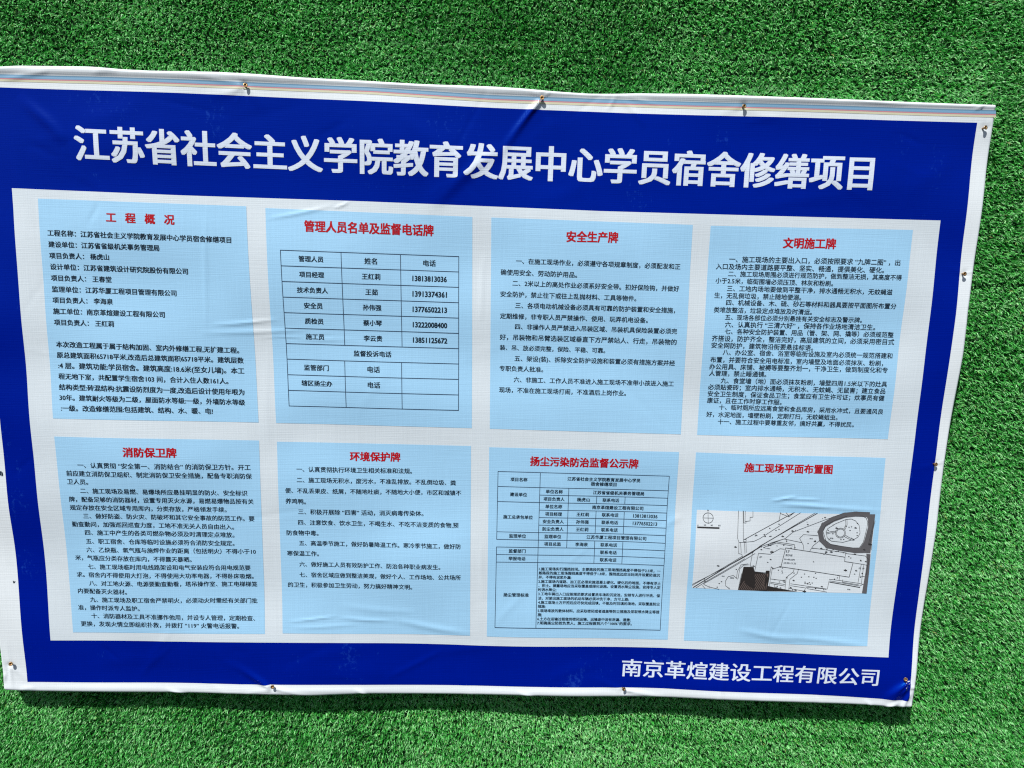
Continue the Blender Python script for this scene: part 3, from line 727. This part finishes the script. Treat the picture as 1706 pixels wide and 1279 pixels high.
# site plan
K = lambda p: (1130 + p[0] / s3, 840 + p[1] / s3)
pq = [K((147, 42)), K((1558, 80)), K((1493, 712)), K((110, 662))]
grid_layer('plan_sheet', coons([pq[0], pq[1]], [pq[3], pq[2]], [pq[0], pq[3]], [pq[1], pq[2]], lin(90), lin(48)), .0016, M_PLAN, parent=panels[7])
g = Ink(); O1 = .0020
g.poly([K(p) for p in ((1480, 78), (1558, 80), (1545, 180), (1500, 180), (1499, 120))], O1)
g.poly([K(p) for p in ((1500, 180), (1545, 180), (1530, 300), (1467, 300))], O1)
g.poly([K(p) for p in ((1467, 300), (1530, 300), (1519, 388), (1440, 384), (1432, 352))], O1)
g.poly([K(p) for p in ((1488, 392), (1521, 396), (1512, 540), (1484, 540), (1492, 470))], O1)
g.poly([K(p) for p in ((1484, 540), (1512, 540), (1494, 711), (1457, 708))], O1)
g.line([K(p) for p in ((1500, 82), (1400, 76), (1310, 84), (1220, 115), (1145, 160), (1118, 215), (1132, 280), (1180, 328), (1290, 350), (1400, 366), (1450, 366))], 8.4, O1 + .00003)
g.build('plan_roads', M_ROAD, panels[7])
g = Ink()
g.poly([K(p) for p in ((510, 485), (590, 488), (597, 525), (600, 676), (472, 672))], O1)
g.poly([K(p) for p in ((597, 525), (685, 540), (680, 680), (600, 676))], O1)
g.poly([K(p) for p in ((685, 540), (690, 522), (718, 522), (705, 640), (770, 655), (940, 688), (680, 680))], O1)
g.build('plan_block', M_BLOCK, panels[7])
g = Ink()
for k in range(15):
    x0 = 498 + k * 15; a = (x0 - 20, 668 - max(0, 0)); b_ = (x0 + 52, 545)
    g.line([K((min(a[0], 690), a[1])), K((min(b_[0], 705), b_[1]))], .9, O1 + .0001)
g.build('plan_hatching', M_HATCH, panels[7])
g = Ink()


def PL(w_, *pts, closed=False): g.line([K(p) for p in pts], w_ / s3, O1 + .0001, closed)


def circ(c, r_, w_, n_=20, sx=1.0): PL(w_, *[(c[0] + r_ * sx * math.cos(i * 2 * math.pi / n_), c[1] + r_ * math.sin(i * 2 * math.pi / n_)) for i in range(n_)], closed=True)


circ((234, 105), 40, 3.4); PL(3, (234, 62), (234, 148)); PL(3, (192, 105), (276, 106)); PL(12, (152, 178), (317, 182))
PL(3, (472, 46), (462, 260), (472, 290), (470, 380)); PL(3, (508, 46), (508, 268)); PL(3, (525, 48), (522, 130), (562, 125), (562, 97), (585, 95), (585, 50))
PL(3, (510, 268), (530, 270), (528, 288), (508, 286), closed=True); PL(3, (512, 48), (512, 140), (530, 142), (530, 128))
PL(4, (515, 270), (910, 58)); PL(3, (530, 290), (590, 285), (640, 262), (960, 60)); PL(3, (802, 56), (788, 130)); PL(3, (800, 66), (868, 92), (905, 62)); PL(3, (845, 60), (868, 88))
PL(5, (1092, 66), (640, 322), (580, 370)); PL(3, (1076, 62), (500, 410)); PL(3, (1290, 72), (1150, 120), (900, 215), (840, 265), (650, 325))
PL(3, (580, 372), (110, 632)); PL(6, (640, 330), (400, 470), (120, 656)); PL(3, (600, 380), (200, 625)); PL(3, (500, 400), (112, 640)); PL(3, (520, 420), (220, 605), (140, 660))
PL(3, (470, 380), (495, 385), (502, 410)); PL(3, (485, 290), (490, 375)); PL(3, (515, 290), (520, 380)); PL(3, (528, 290), (530, 372)); PL(3, (472, 292), (530, 292))
PL(3, (200, 630), (240, 650), (320, 668)); PL(3, (190, 640), (212, 664))
PL(3, (1165, 215), (1178, 188), (1240, 150), (1320, 118), (1365, 114), (1400, 130), (1428, 165), (1436, 225), (1420, 258), (1390, 276), (1300, 300), (1210, 290), (1175, 262), closed=True)
circ((1280, 225), 32, 3); circ((1280, 225), 40, 3); PL(3, (1240, 210), (1205, 212), (1168, 222)); PL(3, (1242, 222), (1205, 222), (1168, 232)); PL(3, (1306, 195), (1322, 155), (1318, 120)); PL(3, (1314, 200), (1332, 158), (1330, 118))
PL(3, (1314, 240), (1350, 262), (1385, 275)); PL(3, (1308, 252), (1345, 272), (1378, 284))
PL(3.5, (1390, 83), (1450, 90), (1485, 108), (1497, 140), (1490, 190), (1462, 300), (1432, 345), (1380, 345), (1210, 320), (1165, 285), (1140, 210), (1160, 162), (1240, 120), (1330, 92))
PL(3, (985, 235), (955, 265), (985, 320), (990, 355)); PL(3, (985, 235), (1100, 245)); PL(3, (1108, 290), (1065, 325), (1040, 365))
PL(4, (845, 340), (1320, 420), (1318, 455), (1385, 465), (1355, 580), (808, 490), closed=True)
PL(3, (628, 378), (720, 388), (800, 345), (835, 350)); PL(3, (628, 378), (597, 525), (685, 535), (690, 520), (716, 520)); PL(3, (730, 490), (745, 505), (808, 487))
PL(3, (665, 335), (770, 290), (915, 315), (915, 350)); PL(3, (665, 335), (720, 345)); PL(3, (720, 300), (830, 268), (975, 300)); PL(3, (700, 325), (770, 300), (900, 325))
PL(3, (1385, 465), (1450, 475), (1425, 628), (1275, 605), (1280, 570)); PL(3, (1450, 475), (1500, 485), (1482, 640), (1425, 628)); PL(3, (1470, 478), (1452, 630)); PL(3, (1440, 570), (1488, 578))
PL(6, (1200, 618), (1440, 662)); PL(3, (1200, 608), (1440, 650), (1460, 640)); PL(3, (1195, 610), (1180, 672), (1010, 655)); PL(3, (1275, 605), (1195, 595)); PL(3, (1305, 600), (1302, 620), (1430, 640))
PL(3, (950, 510), (940, 545), (880, 590), (870, 675)); PL(3, (915, 505), (908, 532), (850, 575), (840, 672)); PL(3, (740, 492), (715, 640)); PL(3, (730, 485), (705, 630)); PL(3, (730, 585), (850, 603)); PL(3, (725, 610), (840, 630)); PL(3, (725, 620), (838, 642))
PL(3, (885, 625), (1010, 645), (1180, 672)); PL(3, (885, 640), (1005, 660), (995, 685)); PL(3, (870, 660), (990, 684)); PL(3, (1015, 665), (1175, 695))
PL(3, (555, 470), (510, 472), (480, 500), (468, 580)); PL(3, (545, 462), (490, 470), (462, 520), (456, 575)); PL(3, (465, 585), (430, 555), (390, 565), (370, 600), (372, 640), (405, 665)); PL(3, (495, 540), (470, 670)); PL(3, (580, 372), (562, 480), (600, 482))
PL(3, (1065, 345), (1180, 362), (1330, 385)); PL(3, (1325, 390), (1480, 410), (1510, 440), (1505, 480)); PL(3, (1320, 385), (1325, 412)); PL(3, (1550, 120), (1505, 310), (1530, 315), (1528, 360)); PL(3, (1556, 130), (1515, 305)); PL(3, (780, 630), (758, 628), (758, 648), (780, 652))
dots = np.random.RandomState(4)
for c, sz in [((1155, 100), 13), ((1135, 107), 6), ((1018, 155), 12), ((1012, 135), 5), ((897, 205), 15), ((920, 200), 6), ((648, 328), 10), ((580, 370), 10), ((590, 480), 14), ((1130, 348), 14), ((1170, 377), 16), ((1210, 377), 18), ((1265, 370), 8), ((1398, 395), 14),
              ((1485, 455), 13), ((745, 502), 12), ((800, 490), 14), ((702, 452), 9), ((725, 430), 12), ((1070, 455), 9), ((596, 620), 7), ((775, 322), 8), ((735, 370), 22), ((650, 350), 12), ((1325, 525), 20), ((1398, 555), 9), ((1410, 528), 14), ((1458, 550), 10), ((1445, 580), 10),
              ((1400, 185), 16), ((1248, 185), 16), ((1020, 212), 16), ((1022, 627), 14), ((910, 600), 14), ((1137, 652), 14), ((925, 675), 14), ((995, 686), 22), ((805, 655), 10), ((1515, 318), 20), ((1470, 360), 16), ((835, 610), 12), ((820, 500), 8), ((310, 478), 16), ((445, 328), 16), ((820, 247), 16), ((790, 150), 10)]:
    PL(sz * .42, (c[0] - sz / 2, c[1]), (c[0] + sz / 2, c[1] + 2)); PL(sz * .3, (c[0], c[1] - sz / 3), (c[0] + 1, c[1] + sz / 3))
for (x0, y0, x1, y1, n_) in ((1180, 150, 1420, 285, 16), (560, 170, 860, 290, 9), (990, 250, 1090, 350, 7), (690, 270, 960, 350, 7), (900, 530, 1180, 640, 12), (750, 510, 860, 620, 7), (200, 500, 460, 660, 8), (1060, 340, 1320, 400, 7), (1340, 410, 1480, 450, 4), (740, 640, 1180, 680, 8), (1200, 560, 1270, 600, 3)):
    for _ in range(n_):
        x, y = dots.uniform(x0, x1), dots.uniform(y0, y1); PL(6, (x - 3, y), (x + 3, y))
g.build('plan_drawing', material('plan_ink', (0.03, 0.03, 0.032), .5, .3)[0], panels[7])['kind'] = 'stuff'


# ---------------------------------------------------------------- screws
def screw_mesh():
    V, Fc = [], []
    n_ = 24

    def ring(r_, y):
        s = len(V)
        for i in range(n_):
            a = i * 2 * math.pi / n_; V.append((r_ * math.cos(a), y, r_ * math.sin(a)))
        return s
    prof = [(0.0019, 0.0), (0.0021, -0.0050), (0.0025, -0.0065), (0.0047, -0.0092), (0.0052, -0.0097), (0.0052, -0.0104), (0.0047, -0.0108), (0.0030, -0.0107), (0.0023, -0.0099), (0.0016, -0.0085)]
    rs_ = [ring(r_, y) for r_, y in prof]
    for k, (a, b_) in enumerate(zip(rs_, rs_[1:])):
        for i in range(n_):
            j = (i + 1) % n_; Fc.append((a + i, a + j, b_ + j, b_ + i))
    for i in range(n_):          # cross recess: pull alternate points of the inner ring out into four arms
        if i % 6 in (0, 1, 5):
            s = 1.45 if i % 6 == 0 else 1.2
            x, y, z = V[rs_[8] + i]; V[rs_[8] + i] = (x * s, y, z * s)
        else:
            x, y, z = V[rs_[8] + i]; V[rs_[8] + i] = (x * .6, y - .0005, z * .6)
            x, y, z = V[rs_[9] + i]; V[rs_[9] + i] = (x * .5, y, z * .5)
    Fc.append(tuple(rs_[9] + i for i in range(n_)))
    me = bpy.data.meshes.new('screw'); me.from_pydata(V, [], Fc); me.update()
    for p in me.polygons: p.use_smooth = True
    import bmesh
    bm = bmesh.new(); bm.from_mesh(me); bmesh.ops.recalc_face_normals(bm, faces=bm.faces); bm.to_mesh(me); bm.free()
    me.materials.append(M_SCREW); return me


sm = screw_mesh(); r_ = np.random.RandomState(2)
tilt = [(-.30, .1), (-.1, -.12), (-.12, .12), (-.15, .2), (0, .1), (-.1, .2), (-.25, -.5), (-.2, .1), (-.2, 0), (-.4, .1)]
for i, s in enumerate(SCREWPOS):
    o = bpy.data.objects.new('screw', sm); C.objects.link(o); o.parent = sign
    # the pixel is the head's centre: it stands about 9 mm proud, so its foot lies nearer the foot of the view
    foot = np.array(s) + (np.array([CAM[0], CAM[1]]) - np.array(s)) * (0.009 / 1.92)
    p = front(foot, 0)
    o.location = Vector(p - ROOT); o.rotation_euler = (tilt[i][0], r_.uniform(0, 1.5), tilt[i][1])
